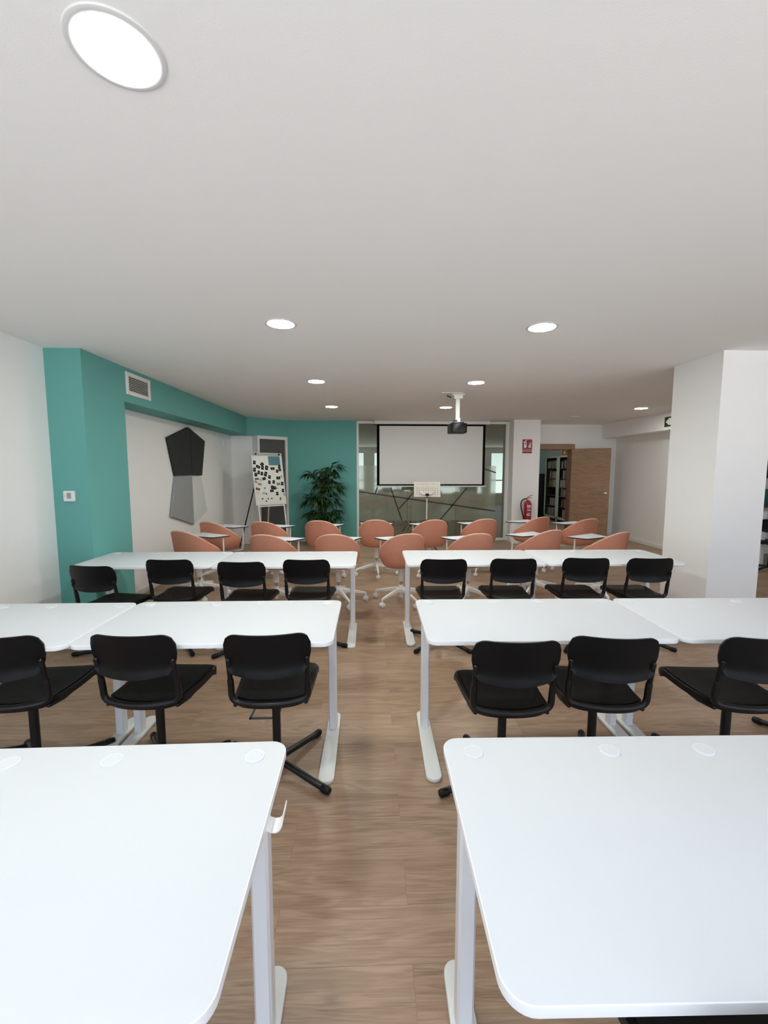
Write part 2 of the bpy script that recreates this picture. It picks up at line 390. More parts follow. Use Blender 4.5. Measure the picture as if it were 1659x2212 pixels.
# wall with the wooden door
DY = 9.88
fw = MB(); fw.box((3.73, DY+.05, ZC/2), (.27, .1, ZC)); fw.box(((4.69+5.9)/2, DY+.05, ZC/2), (5.9-4.69, .1, ZC)); fw.box(((3.865+4.69)/2, DY+.05, (2.05+ZC)/2), (4.69-3.865, .1, ZC-2.05))
struct(fw.build('wall_far_door', PAINT, smooth=False))
d2 = thing('door_2', (4.70, DY, 0), 0, None, None); d2['kind'] = 'structure'
fm = MB(); fm.box((.035, -.012, 1.08), (.09, .03, 2.165)); fm.box((-.42, -.012, 2.105), (.82, .03, .12)); fm.box((-.875, -.012, 1.08), (.09, .03, 2.165))
fm.build('frame', DOORW, d2, smooth=False)
fm = MB(); fm.box((-.022, .05, 1.022), (.024, .11, 2.045)); fm.box((-.42, .05, 2.035), (.79, .11, .024)); fm.build('jamb_lining', DOORE, d2, smooth=False)
la = math.atan2(9.42-9.84, 5.39-4.70)
lf = MB().box((.405, 0, 1.03), (.81, .04, 2.04)).build('leaf', DOORW, d2, smooth=False)
lf.location = (0.005, -.04, 0); lf.rotation_euler = (0, 0, la)
h = MB(); h.lathe([(0, 0), (.026, 0), (.026, .008), (.012, .010), (.011, .045), (0, .046)], (.745, -.02, 1.035), mt=Matrix.Rotation(PI/2, 3, 'X'))
h.tube([(.745, -.06, 1.035), (.70, -.064, 1.035), (.625, -.062, 1.035)], .009)
h.build('handle', STEEL, lf)
# right hand walls
struct(slab('wall_right', 5.77, 5.9, 6.8, 9.98, 0, ZC, PAINT))
struct(slab('wall_right_beam', 5.42, 5.9, 6.8, 9.88, 2.29, ZC, PAINT))
struct(slab('wall_right_return', 5.9, 7.75, 7.6, 7.75, 0, ZC, PAINT))
struct(slab('wall_right_outer', 7.75, 7.9, BACK_Y-.2, 7.75, 0, ZC, PAINT))
struct(slab('wall_right_pillar', 3.145, 3.632, 3.79, 4.41, 0, ZC, PAINT))
# room beyond the wooden door
struct(slab('wall_study_right', 6.1, 6.25, 9.98, 14.75, 0, ZC, PAINT))
struct(slab('wall_study_far', 2.9, 6.25, 14.6, 14.75, 0, ZC, mat('pale_teal_paint', (.45, .70, .65), rough=.8, spec=.2, bump=.1, bscale=200, var=.02)))
struct(slab('wall_study_left', 2.9, 3.0, 9.5, 14.75, 0, ZC, PAINT))
# baseboards
struct(slab('baseboard_left', XL, XL+.012, BACK_Y, TY0, 0, .07, TRIMW))
struct(slab('baseboard_left_recess', XL, XL+.012, TY1, 8.95, 0, .07, TRIMW))
struct(slab('baseboard_right', 5.758, 5.77, 6.8, 9.88, 0, .07, TRIMW))
struct(slab('baseboard_far', 4.80, 5.76, DY-.012, DY, 0, .07, TRIMW))
struct(slab('baseboard_teal', -1.77, -.295, 9.268, 9.28, 0, .07, TRIMW))
struct(slab('baseboard_pillar', 3.03, 3.61, 8.973, 8.985, 0, .07, TRIMW))

# ------------------------------------------------------------------ tables
TW, TD, TH = 1.225, .66, .74
def make_table(loc, rz, label):
    t = thing('table', loc, rz, label, 'table', 'white tables in three rows')
    top = MB().prism(rrect(TW, TD, .05, 8), TH-.022, TH, bev=.0025, mi=1, tmi=0)
    top.build('tabletop', [TOPW, TOPEDGE], t)
    for x in (-.53, -.138, .138, .53):
        # shallow cap with a tilted lip, coloured paler for the light it catches
        MB().lathe([(.027, TH-.001), (.027, TH+.004), (.0258, TH+.005), (.0246, TH+.0044)], (x, TD/2-.07, 0), n=28).lathe([(.0246, TH+.0044), (0, TH+.0044)], (x, TD/2-.07, 0), n=28, mi=1).build('grommet', [GROM, TOPW], t)
    for sx in (-1, 1):
        x = sx*(TW/2-.046)
        post = MB().prism([(x-.017, .128), (x+.017, .128), (x+.0235, .136), (x+.0235, .174), (x+.017, .182), (x-.017, .182), (x-.0235, .174), (x-.0235, .136)], .018, TH-.05)
        leg = post.build('leg', LEGW, t)
        pts = []
        for i in range(13):
            a = -PI+PI*i/12; pts.append((x+.040*math.cos(a), -.262+.040*math.sin(a)))
        for i in range(13):
            a = PI*i/12; pts.append((x+.036*math.cos(a), .272+.036*math.sin(a)))
        MB().prism(pts, 0, .019, bev=.004).build('foot', FOOTW, leg)
        MB().box((x, .01, TH-.036), (.045, .50, .027), bev=.003).build('support_arm', LEGW, t)
    MB().box((0, .155, TH-.045), (TW-.16, .05, .04), bev=.003).build('crossbar', LEGW, t)
    return t
TABLES = [
    ((-.853, .868, 0), .012, 'large white table nearest the camera left of the aisle, with a side hook'),
    ((.820, .870, 0), -.016, 'large white table nearest the camera on the right of the aisle'),
    ((-.790, 2.258, 0), .0, 'white table left of the aisle in the second row, its end by the aisle'),
    ((-2.022, 2.245, 0), .004, 'white table at the left photo edge in the second row, joined to the aisle table'),
    ((.888, 2.250, 0), -.012, 'white table right of the aisle in the second row, its end by the aisle'),
    ((2.122, 2.232, 0), -.020, 'white table at the right photo edge in the second row, before the square pillar'),
    ((-.738, 3.868, 0), .0, 'white table left of the aisle in the farthest row, its end by the aisle'),
    ((-1.943, 3.885, 0), -.002, 'white table in the farthest row beside the teal pillar'),
    ((.930, 3.895, 0), -.010, 'white table right of the aisle in the farthest row, its end by the aisle'),
    ((2.162, 3.885, 0), -.012, 'white table in the farthest row reaching towards the square pillar'),
]
tabs = [make_table(*a) for a in TABLES]
tabs[7].scale.x = .963; tabs[1].scale.y = .982
hk = MB()
pth = [Vector(q) for q in [(.598, .077, TH-.034), (.614, .077, TH-.046), (.632, .078, TH-.048), (.642, .080, TH-.034), (.644, .083, TH-.020), (.645, .086, TH-.008)]]
for _ in range(2):
    q = [pth[0]]
    for a, b in zip(pth, pth[1:]): q += [a.lerp(b, .25), a.lerp(b, .75)]
    pth = q+[pth[-1]]
for a, b in zip(pth, pth[1:]):
    vs = [(a[0], a[1]-.022, a[2]), (b[0], b[1]-.022, b[2]), (b[0], b[1]+.022, b[2]), (a[0], a[1]+.022, a[2])]
    hk.add([Vector(v) for v in vs]+[Vector(v)+Vector((.002, 0, -.002)) for v in vs], [(0, 1, 2, 3), (7, 6, 5, 4), (0, 4, 5, 1), (1, 5, 6, 2), (2, 6, 7, 3), (3, 7, 4, 0)])
hk.build('bag_hook', TOPEDGE, tabs[0])

# ------------------------------------------------------------------ black swivel chairs
def grid_solid(fn, nu, nv, thick, mb, mi=0):
    """fn(u,v)->point and normal direction for the back face"""
    A = [[fn(-1+2*i/nu, j/nv) for i in range(nu+1)] for j in range(nv+1)]
    vs = []; fs = []
    for j in range(nv+1):
        for i in range(nu+1): vs.append(A[j][i][0])
    m = len(vs)
    for j in range(nv+1):
        for i in range(nu+1): vs.append(A[j][i][0]+A[j][i][1]*thick)
    I = lambda i, j: j*(nu+1)+i
    for j in range(nv):
        for i in range(nu):
            fs.append((I(i, j), I(i+1, j), I(i+1, j+1), I(i, j+1))); fs.append((m+I(i, j), m+I(i, j+1), m+I(i+1, j+1), m+I(i+1, j)))
    for i in range(nu):
        fs.append((I(i, 0), m+I(i, 0), m+I(i+1, 0), I(i+1, 0))); fs.append((I(i, nv), I(i+1, nv), m+I(i+1, nv), m+I(i, nv)))
    for j in range(nv):
        fs.append((I(0, j), I(0, j+1), m+I(0, j+1), m+I(0, j))); fs.append((I(nu, j), m+I(nu, j), m+I(nu, j+1), I(nu, j+1)))
    mb.add(vs, fs, mi)
def make_chair():
    t = thing('swivel_chair', (0, 0, 0), 0, 'x', 'chair')
    # backrest
    def back(u, v):
        au = abs(u)
        k = max(0, (au-.70)/.30); rt = .055*(1-math.sqrt(max(0, 1-k*k)))
        k2 = max(0, (au-.84)/.16); rb = .026*(1-math.sqrt(max(0, 1-k2*k2)))
        zt = .812-rt; zb = .602+.014*u*u+rb
        z = zb+(zt-zb)*v
        hw = .170+.027*min(1, max(0, (z-.60)/.11))**.8
        y = -.200-.048*(z-.59)/.22+.045*u*u-.024*math.exp(-(v/.16)**1.5)+.004*v*v
        return Vector((u*hw, y, z)), Vector((-.25*u, 1, 0)).normalized()
    mb = MB(); grid_solid(back, 30, 16, .011, mb); mb.build('backrest', BLKP, t, angle=50)
    # rear rail below the seat joining both uprights
    path = [(-.178, -.158, .574), (-.178, -.150, .53), (-.178, -.146, .485), (-.162, -.147, .463), (-.128, -.155, .457), (-.06, -.173, .455), (0, -.178, .455),
            (.06, -.173, .455), (.128, -.155, .457), (.162, -.147, .463), (.178, -.146, .485), (.178, -.150, .53), (.178, -.158, .574)]
    MB().tube(path, .0148, n=14, smooth=1).build('rear_rail', BLKT, t)
    for s in (-1, 1):
        MB().tube([(s*.178, -.158, .567), (s*.178, -.170, .63), (s*.178, -.184, .680)], .0118, n=12).build('upright', BLKT, t)
    # seat: dished slab with waterfall front
    def seat(u, v):
        k = max(0, (abs(u)-.62)/.38); rr = .07*(1-math.sqrt(max(0, 1-k*k)))
        y0 = -.163+.03*u*u+rr*.5; y1 = .292-rr-.012*u*u
        y = y0+(y1-y0)*v; hw = .178+.026*v
        z = .456+.010*abs(u)**3-.010*math.sin(v*PI)-.020*max(0, (v-.85)/.15)**2
        return Vector((u*hw, y, z)), Vector((0, 0, -1))
    mb = MB(); grid_solid(seat, 24, 16, .030, mb); mb.build('seat', BLKP, t, angle=50)
    def pad(u, v):
        p, n = seat(u*.90, .06+v*.86); return p+Vector((0, 0, .004)), Vector((0, 0, -1))
    mb = MB(); grid_solid(pad, 18, 14, .006, mb); mb.build('seat_pad', NET, t, angle=50)
    for s in (-1, 1):
        MB().tube([(s*.165, -.135, .440), (s*.172, -.04, .425), (s*.165, .05, .422)], .011, n=10).build('seat_rail', BLKT, t)
    MB().box((0, 0, .412), (.30, .07, .022), bev=.004).box((0, .0, .400), (.09, .16, .02), bev=.004).build('seat_bracket', BLKT, t)
    MB().lathe([(0, .03), (.021, .03), (.021, .41), (0, .41)], n=18).lathe([(0, .036), (.034, .036), (.034, .075), (.022, .085), (0, .085)], n=18).build('column', BLKT, t)
    t['base'] = 0
    base = []
    for k in range(4):
        a = PI/2*k
        l = MB().tube([(.022*math.cos(a), .022*math.sin(a), .058), (.30*math.cos(a), .30*math.sin(a), .0235)], .0165, n=12).build('leg', BLKT, t)
        MB().lathe([(.0172, -.022), (.0188, -.018), (.0188, .016), (.014, .026), (0, .029)], (.315*math.cos(a), .315*math.sin(a), .0215),
                   mt=Matrix.Rotation(a, 3, 'Z') @ Matrix.Rotation(PI/2, 3, 'Y'), n=14).build('foot_cap', BLKP, l)
    del t['base']
    return t
chair0 = make_chair(); first = [True]
def put_chair(x, y, rz, basedeg, label, group):
    o = chair0 if first[0] else dup(chair0); first[0] = False
    o.location = (x, y, 0); o.rotation_euler = (0, 0, R_(rz))
    for ch in o.children:
        if ch.name.split('.')[0] in ('leg',): ch.rotation_euler = (0, 0, R_(basedeg-rz))
    tag(o, label, 'chair', group)
GA, GB = 'black swivel chairs at the second table row', 'black swivel chairs at the farthest table row'
put_chair(-0.482, 2.078, 3.0, 57, 'black swivel chair at the second row left of the aisle, closest to the aisle', GA)
put_chair(-1.070, 2.086, -3.2, 34, 'black swivel chair before the joint of the two left tables in the second row', GA)
put_chair(-1.692, 2.080, 4.0, 45, 'black swivel chair cut by the left photo edge, at the second row', GA)
put_chair(0.648, 1.966, -1.5, 18, 'black swivel chair at the second row right of the aisle, closest to the aisle', GA)
put_chair(1.115, 1.992, -7.0, 70, 'black swivel chair with net seat before the joint of the two right tables', GA)
put_chair(1.784, 1.965, -4.0, 27, 'black swivel chair cut by the right photo edge, its seat turned to the aisle', GA)
put_chair(2.500, 2.100, 0, 25, 'black swivel chair right of the frame of which only one leg shows', GA)
put_chair(-2.200, 2.120, 0, 27, 'black swivel chair left of the frame of which only one leg shows', GA)
put_chair(0.700, 0.640, 0, 20, 'black swivel chair pushed under the nearest right table, only its seat showing', 'black swivel chair at the nearest table')
put_chair(-2.139, 3.505, -9.0, 4, 'turned black swivel chair in front of the teal pillar', GB)
put_chair(-1.668, 3.721, -1.7, 35, 'second black swivel chair from the teal pillar', GB)
put_chair(-1.042, 3.614, -2.0, 41, 'third black swivel chair from the teal pillar, lower in the photo than both neighbours', GB)
put_chair(-0.527, 3.688, -1.7, 72, 'black swivel chair at the farthest row left of the aisle, closest to the aisle', GB)
put_chair(0.622, 3.673, -1.6, 43, 'black swivel chair at the farthest row right of the aisle, closest to the aisle', GB)
put_chair(1.216, 3.675, -2.0, 60, 'third black swivel chair from the square pillar at the farthest row', GB)
put_chair(1.850, 3.684, -4.0, 54, 'second black swivel chair from the square pillar at the farthest row', GB)
put_chair(2.385, 3.660, -1.7, 40, 'black swivel chair at the farthest row closest to the square pillar', GB)

# ------------------------------------------------------------------ pink tablet chairs
def make_pink():
    t = thing('tablet_chair', (0, 0, 0), 0, 'x', 'chair')
    nA, nR = 48, 16
    Z0, RX, RY = .415, .259, .245
    def zrim(a): return .640 - .205*math.sin(a)          # a = angle in plan; -90 deg is the back
    def pt(a, s, off=0.):
        # s 0 (bottom centre) .. 1 (rim), cross-section swells quickly then stands upright
        zr = zrim(a)
        if s < .45:
            q = s/.45; rr = q*.80; z = Z0+.030*q**3
        else:
            q = (s-.45)/.55; z = Z0+.030+(zr-Z0-.030)*q**1.15
            hh = (z-Z0)/.425
            rr = .80+.20*(1-(1-min(1, (z-Z0-.03)/.17))**2.2) - .015*max(0, hh-.6)
        e = .82; c_, s_ = math.cos(a), math.sin(a)
        x = (RX-off)*rr*math.copysign(abs(c_)**e, c_); y = (RY-off)*rr*math.copysign(abs(s_)**e, s_) - .055*max(0, (z-.56)/.28)*max(0, -s_)
        return Vector((x, y, z + (off if s < .45 else 0)))
    vs = []; fs = []
    def layer(off):
        rows = []
        for j in range(nR+1):
            s = j/nR
            if j == 0: rows.append([len(vs)]); vs.append(pt(0, 0, off)); continue
            rows.append(list(range(len(vs), len(vs)+nA)))
            for i in range(nA): vs.append(pt(2*PI*i/nA, s, off))
        return rows
    ro = layer(0); ri = layer(.014)
    for rows in (ro, ri):
        for a, b in zip(rows, rows[1:]):
            for i in range(nA):
                j = (i+1) % nA
                fs.append((a[0], b[i], b[j]) if len(a) == 1 else (a[i], a[j], b[j], b[i]))
    for i in range(nA):
        j = (i+1) % nA; fs.append((ro[-1][i], ro[-1][j], ri[-1][j], ri[-1][i]))
    MB().add(vs, fs).build('shell', PINK, t, angle=60)
    rim = [pt(2*PI*i/nA, 1, .007) for i in range(nA+1)]
    MB().tube(rim, .0092, n=8, cap=False).build('rim', RIMP, t)
    # swivel column, silver gas lift, five-star base
    MB().lathe([(0, .395), (.085, .395), (.085, .408), (.10, .416), (0, .416)], n=20).build('seat_plate', PINKW, t)
    MB().lathe([(0, .395), (.034, .395), (.034, .25), (.031, .247), (0, .247)], n=20).build('column', PINKW, t)
    MB().lathe([(0, .26), (.014, .26), (.014, .17), (0, .17)], n=16).build('gas_lift', STEEL, t)
    MB().lathe([(0, .20), (.027, .20), (.030, .17), (.040, .135), (.036, .10), (.026, .09), (.025, .055), (0, .052)], n=20).build('hub', PINKW, t)
    for k in range(5):
        a = 2*PI*k/5; ca, sa = math.cos(a), math.sin(a); rot = Matrix.Rotation(a, 3, 'Z')
        l = MB()
        secs = [(.02, .150, .046, .050), (.10, .142, .036, .042), (.22, .118, .028, .030), (.315, .100, .022, .022), (.330, .088, .020, .020)]
        vs = []; fs = []
        for r, z, w, hh in secs:
            for dy, dz in ((-w/2, -hh/2), (w/2, -hh/2), (w/2, hh/2*.6), (w/4, hh/2), (-w/4, hh/2), (-w/2, hh/2*.6)): vs.append(rot @ Vector((r, dy, z+dz)))
        for q in range(len(secs)-1):
            for i in range(6):
                j = (i+1) % 6; fs.append((q*6+i, q*6+j, (q+1)*6+j, (q+1)*6+i))
        fs.append(tuple(range(6))); fs.append(tuple((len(secs)-1)*6+i for i in reversed(range(6))))
        l.add(vs, fs); l.tube([(.325*ca, .325*sa, .095), (.325*ca, .325*sa, .05)], .009, n=10)
        leg = l.build('leg', PINKW, t)
        ang = a+.9+k*1.7
        cm = MB()
        for off in (-.014, .014):
            T = Matrix.Rotation(ang, 3, 'Z')
            cm.lathe([(0, -.009), (.024, -.009), (.030, -.005), (.030, .005), (.024, .009), (0, .009)],
                     Vector((.325*ca, .325*sa, .030)) + T @ Vector((0, off, 0)), mt=T @ Matrix.Rotation(PI/2, 3, 'X'), n=18)
        cm.box((.325*ca, .325*sa, .045), (.014, .014, .03)); cm.build('caster', PINKW, leg)
    # writing tablet on its own side post (post on the right; mirrored for left-handed ones)
    return t
def tablet_parts(t, s):
    pts = [(-.19, .055), (.12, .055), (.155, .062), (.18, .085), (.205, .14), (.252, .262), (.253, .276), (.242, .285), (-.25, .345), (-.27, .335), (-.265, .31), (-.215, .07)]
    pts = [(s*x, y) for x, y in pts]
    if s < 0: pts = pts[::-1]
    if sum(a[0]*b[1]-b[0]*a[1] for a, b in zip(pts, pts[1:]+pts[:1])) < 0: pts = pts[::-1]
    tb = MB().prism(pts, .718, .732, bev=.003, mi=1, tmi=0); tb.build('tablet', [TOPW, BLKE], t)
    MB().tube([(s*.05, .02, .40), (s*.12, .12, .388), (s*.185, .20, .39), (s*.192, .21, .43), (s*.192, .215, .56), (s*.192, .215, .718)], .0105, n=10, cap=False, smooth=1).build('tablet_post', PINKW, t)
protoR = make_pink(); protoL = dup(protoR)
for pr, s in ((protoR, 1), (protoL, -1)): tablet_parts(pr, s)
usedp = {1: False, -1: False}
def put_pink(topx, topy, rz, base, s, label, group):
    pr = protoR if s > 0 else protoL
    o = pr if not usedp[s] else dup(pr); usedp[s] = True
    a = R_(rz); d = .285
    o.location = (topx-math.sin(a)*d, topy+math.cos(a)*d, 0); o.rotation_euler = (0, 0, a)
    for ch in o.children:
        if ch.name.split('.')[0] == 'leg': ch.rotation_euler = (0, 0, R_(base-rz))
    tag(o, label, 'chair', group)
GC, GD = 'pink tablet chairs in the back line', 'pink tablet chairs in the front line'
put_pink(-2.225, 5.815, -22, 10, 1, 'pink shell tablet chair farthest left in the back line, below the grey wall panel', GC)
put_pink(-1.485, 5.80, -14, 30, 1, 'pink shell tablet chair in the back line in front of the flipchart easel', GC)
put_pink(-.725, 5.90, -9, 50, 1, 'pink shell tablet chair in the back line in front of the palm', GC)
put_pink(.081, 5.975, -2, -14, 1, 'pink shell tablet chair in the back line standing at the end of the aisle', GC)
put_pink(.915, 5.96, 8, 20, -1, 'pink shell tablet chair in the back line right behind the music stand pole', GC)
put_pink(1.68, 6.05, 8, 35, -1, 'pink shell tablet chair in the back line below the projector', GC)
put_pink(2.62, 6.30, 22, 5, -1, 'pink shell tablet chair in the back line below the fire extinguisher', GC)
put_pink(3.21, 6.03, 14, 22, -1, 'pink shell tablet chair in the back line in front of the wooden door leaf', GC)
put_pink(-2.215, 4.931, -24, 12, 1, 'pink shell tablet chair farthest left in the front line, nearest to the white recess wall', GD)
put_pink(-1.165, 4.61, -14, 40, 1, 'second pink shell tablet chair from the left in the front line', GD)
put_pink(-.400, 4.61, -5, 8, 1, 'pink shell tablet chair in the front line behind the aisle end of the left table', GD)
put_pink(.425, 4.63, 13, 10, -1, 'pink shell tablet chair in the front line standing partly in the aisle', GD)
put_pink(1.205, 4.626, 9, 30, -1, 'third pink shell tablet chair from the right in the front line', GD)
put_pink(2.175, 4.90, 22, 16, -1, 'second pink shell tablet chair from the right in the front line', GD)
put_pink(2.89, 4.70, 24, 44, -1, 'pink shell tablet chair farthest right in the front line, nearest to the square pillar', GD)

# ------------------------------------------------------------------ ceiling lights
def make_light():
    t = thing('ceiling_light', (0, 0, ZC), 0, 'x', 'light', 'round ceiling downlights')
    MB().lathe([(.0955, -.001), (.0965, -.0045), (.099, -.0055), (.109, -.0055), (.1135, -.004), (.1155, 0), (.0955, 0)], n=56).build('trim_ring', RINGM, t)
    MB().lathe([(0, -.0035), (.0960, -.0035), (.0960, -.0012), (0, -.0012)], n=56).build('diffuser', DIFF, t)
    return t
lp = make_light()
for k, (x, y, lab) in enumerate([
    (-.643, 1.215, 'large round ceiling downlight at the top left, nearest the camera'),
    (-.649, 3.242, 'round ceiling downlight in the second row on the left'),
    (1.287, 3.249, 'round ceiling downlight in the second row on the right'),
    (-.643, 5.257, 'round ceiling downlight in the third row on the left'),
    (1.292, 5.253, 'round ceiling downlight in the third row on the right'),
    (-.643, 7.282, 'round ceiling downlight in the farthest row above the palm'),
    (1.284, 7.288, 'round ceiling downlight next to the projector pole'),
    (4.646, 7.267, 'round ceiling downlight at the right near the green exit sign'),
    (4.4, 11.6, 'round ceiling downlight in the study beyond the wooden door')]):
    o = lp if k == 0 else dup(lp); o.location = (x, y, ZC); o['label'] = lab
o = MB().box((1.13, 5.93, ZC-.004), (.29, .05, .008), bev=.002).build('air_slot', TRIMW); tag(o, 'thin white slot cover on the ceiling in front of the projector pole', 'ceiling cover')
o = MB().box((4.02, 8.35, ZC-.004), (.17, .04, .008), bev=.002).build('air_slot', TRIMW); tag(o, 'thin white slot cover on the ceiling before the wooden door', 'ceiling cover')

# ------------------------------------------------------------------ projector
t = thing('projector', (1.243, 6.10, 0), 0, 'black projector hanging from the ceiling on a white pole', 'projector')
pm = MB().box((0, 0, ZC-.006), (.17, .17, .012), bev=.002).box((0, 0, ZC-.035), (.125, .125, .05), bev=.004).box((0, 0, 2.40), (.058, .035, .36), bev=.004)
pm.box((0.012, -.005, 2.255), (.05, .05, .07), bev=.004); pm.build('ceiling_mount', TRIMW, t)
bd = MB().prism([(-.117, -.10), (-.085, -.125), (.085, -.125), (.117, -.10), (.117, .125), (-.117, .125)], 2.072, 2.205, bev=.008); bd.build('body', BLKP, t)
MB().box((0, -.02, 2.215), (.16, .12, .02), bev=.003).tube([(-.06, -.06, 2.21), (-.075, -.09, 2.235), (-.02, -.05, 2.25), (0, 0, 2.235)], .006, n=8).build('bracket', BLKT, t)
MB().lathe([(0, 0), (.03, 0), (.033, .02), (.026, .024), (0, .02)], (.05, .125, 2.15), mt=Matrix.Rotation(-PI/2, 3, 'X')).build('lens', STEEL, t)
MB().tube([(-.10, 0, ZC-.035), (-.13, .01, ZC-.02), (-.15, .0, ZC-.012)], .008, n=8).build('cable', BLKT, t)

# ------------------------------------------------------------------ projection screen
t = thing('projection_screen', (0, 9.20, 0), 0, 'white projection screen with black border pulled down before the glass partition', 'screen')
MB().box((1.335, 0, 2.568), (2.49, .085, .075), bev=.012).build('casing', TRIMW, t)
MB().box((1.32, .006, 1.875), (2.34, .004, 1.33)).build('border', mat('matt_black', (.004, .004, .004), rough=.9, spec=.05, var=.05), t, smooth=False)
MB().box((1.32, .0025, 1.872), (2.235, .004, 1.245)).build('screen_surface', SCREEN, t, smooth=False)
MB().box((1.32, .005, 1.205), (2.40, .03, .026), bev=.006).build('bottom_bar', TRIMW, t)

# ------------------------------------------------------------------ music stand
t = thing('music_stand', (1.045, 7.8, 0), R_(-4), 'pale perforated music stand in front of the projection screen', 'music stand')
tilt = Matrix.Rotation(R_(-18), 3, 'X')
desk = MB(); nx, nz = 10, 6; wd, hd = .485, .285
# plate built as strips round square holes so that it is really perforated
holes = {(i, j) for i in range(nx) for j in range(nz) if not (j < 2 and 2 <= i <= 7)}
cw, ch_ = .42/nx, .23/nz; hs = .008
def cell(x0, x1, z0, z1):
    desk.box(((x0+x1)/2, 0, (z0+z1)/2), (x1-x0, .003, z1-z0))
X0, Zb = -.21, -.11
cell(-wd/2, X0, -hd/2, hd/2); cell(-X0, wd/2, -hd/2, hd/2); cell(X0, -X0, -hd/2, Zb); cell(X0, -X0, Zb+.23, hd/2)
for i in range(nx):
    for j in range(nz):
        x0, x1, z0, z1 = X0+i*cw, X0+(i+1)*cw, Zb+j*ch_, Zb+(j+1)*ch_
        if (i, j) not in holes: cell(x0, x1, z0, z1); continue
        xm, zm = (x0+x1)/2, (z0+z1)/2
        n8 = 12; vs = []; fs = []
        out = [(x1, zm), (x1, z1), (xm, z1), (x0, z1), (x0, zm), (x0, z0), (xm, z0), (x1, z0)]
        inn = [(xm+hs*math.cos(PI/4*q), zm+hs*math.sin(PI/4*q)) for q in range(8)]
        for yy in (-.0015, .0015): vs += [(p[0], yy, p[1]) for p in out] + [(p[0], yy, p[1]) for p in inn]
        for q in range(8):
            r2 = (q+1) % 8
            fs += [(q, r2, 8+r2, 8+q), (16+q, 24+q, 24+r2, 16+r2), (8+q, 8+r2, 24+r2, 24+q)]
        desk.add(vs, fs)
desk.box((0, .025, -hd/2), (wd, .05, .003))
dk = desk.build('desk', mat('cream_metal', (.60, .56, .50), rough=.5, var=.02), t, smooth=False); dk.location = (.005, -.01, 1.20); dk.rotation_euler = (R_(-16), 0, 0)
MB().tube([(-.115, -.045, 1.155), (-.085, -.05, 1.12), (-.03, -.045, 1.105), (.03, -.045, 1.105), (.085, -.05, 1.12), (.115, -.045, 1.155)], .009, n=10, smooth=1).build('cradle', TRIMW, t)
MB().box((.005, -.04, 1.108), (.07, .05, .035), bev=.005).box((.005, -.03, 1.075), (.035, .035, .06), bev=.005).build('clamp', BLKP, t)
MB().tube([(.003, -.03, 1.07), (0, 0, .60)], .0115, n=12, cap=False).build('pole', TRIMW, t)
MB().lathe([(0, .64), (.02, .64), (.022, .59), (.016, .56), (0, .56)], n=14).tube([(0, 0, .61), (-.045, -.01, .615)], .014, n=10).build('collar', BLKP, t)
MB().tube([(0, 0, .58), (0, 0, .10)], .015, n=12).build('lower_pole', BLKT, t)
for k in range(3):
    a = 2*PI*k/3+.5; MB().tube([(0, 0, .22), (.14*math.cos(a), .14*math.sin(a), .15), (.27*math.cos(a), .27*math.sin(a), .012)], .009, n=8).build('leg', BLKT, t)

# ------------------------------------------------------------------ flipchart easel with notes
EA = R_(41); EO = Vector((-2.22, 8.05, 1.88)); ew, eh = .635, 1.0
ex = Vector((math.cos(EA), math.sin(EA), 0)); en = Vector((math.sin(EA), -math.cos(EA), 0))     # along the board, out of the board
lean = R_(9.5); ed = (Vector((0, 0, -1))*math.cos(lean) + en*math.sin(lean)); enn = ex.cross(-ed).normalized()
if enn.dot(en) < 0: enn = -enn
Mb = Matrix.Identity(4)
for i in range(3): Mb[i][0], Mb[i][1], Mb[i][2], Mb[i][3] = ex[i], -ed[i], enn[i], EO[i]          # local x right, y up, z out; origin top-left
t = thing('flipchart_easel', (0, 0, 0), 0, 'white flipchart easel covered with small cards, standing before the grey door', 'easel')
t.matrix_world = Mb
MB().box((ew/2, -eh/2, -.012), (ew, eh, .02), bev=.003).build('board', mat('board_white', (.72, .72, .66), rough=.4, var=.01), t)
MB().box((ew/2, -.032, .006), (ew-.05, .042, .014), bev=.003).build('clamp_bar', mat('grey_bar', (.36, .37, .33), rough=.4, var=.03), t)
for x in (.085, ew-.07): MB().lathe([(0, 0), (.017, 0), (.017, .014), (0, .016)], (x, -.030, .012), n=16).build('knob', BLKP, t)
Mi = Mb.inverted()
def wl(x, y, z): return Mi @ Vector((x, y, z))
bl = EO+ex*.05+ed*eh; brr = EO+ex*(ew-.05)+ed*eh
for q, nm in ((bl, 'l'), (brr, 'r')):
    e = q + ed*.86; e = q + ed*((q.z-.012)/(-ed.z)); MB().tube([Mi @ (q-enn*.012-ed*.1), Mi @ (e-enn*.012)], .013, n=10).build('leg', TRIMW, t)
back_top = EO+ex*(ew/2)-enn*.02+Vector((0, 0, -.1))
for sx in (-1, 1):
    MB().tube([Mi @ (back_top+ex*sx*.10), Mi @ Vector((back_top.x-en.x*.62+ex.x*sx*.30, back_top.y-en.y*.62+ex.y*sx*.30, .014))], .012, n=10).build('rear_leg', BLKT if sx < 0 else TRIMW, t)
MB().tube([Mi @ (bl+ed*.02-enn*.02), Mi @ (brr+ed*.02-enn*.02)], .012, n=8).build('tray_bar', TRIMW, t)
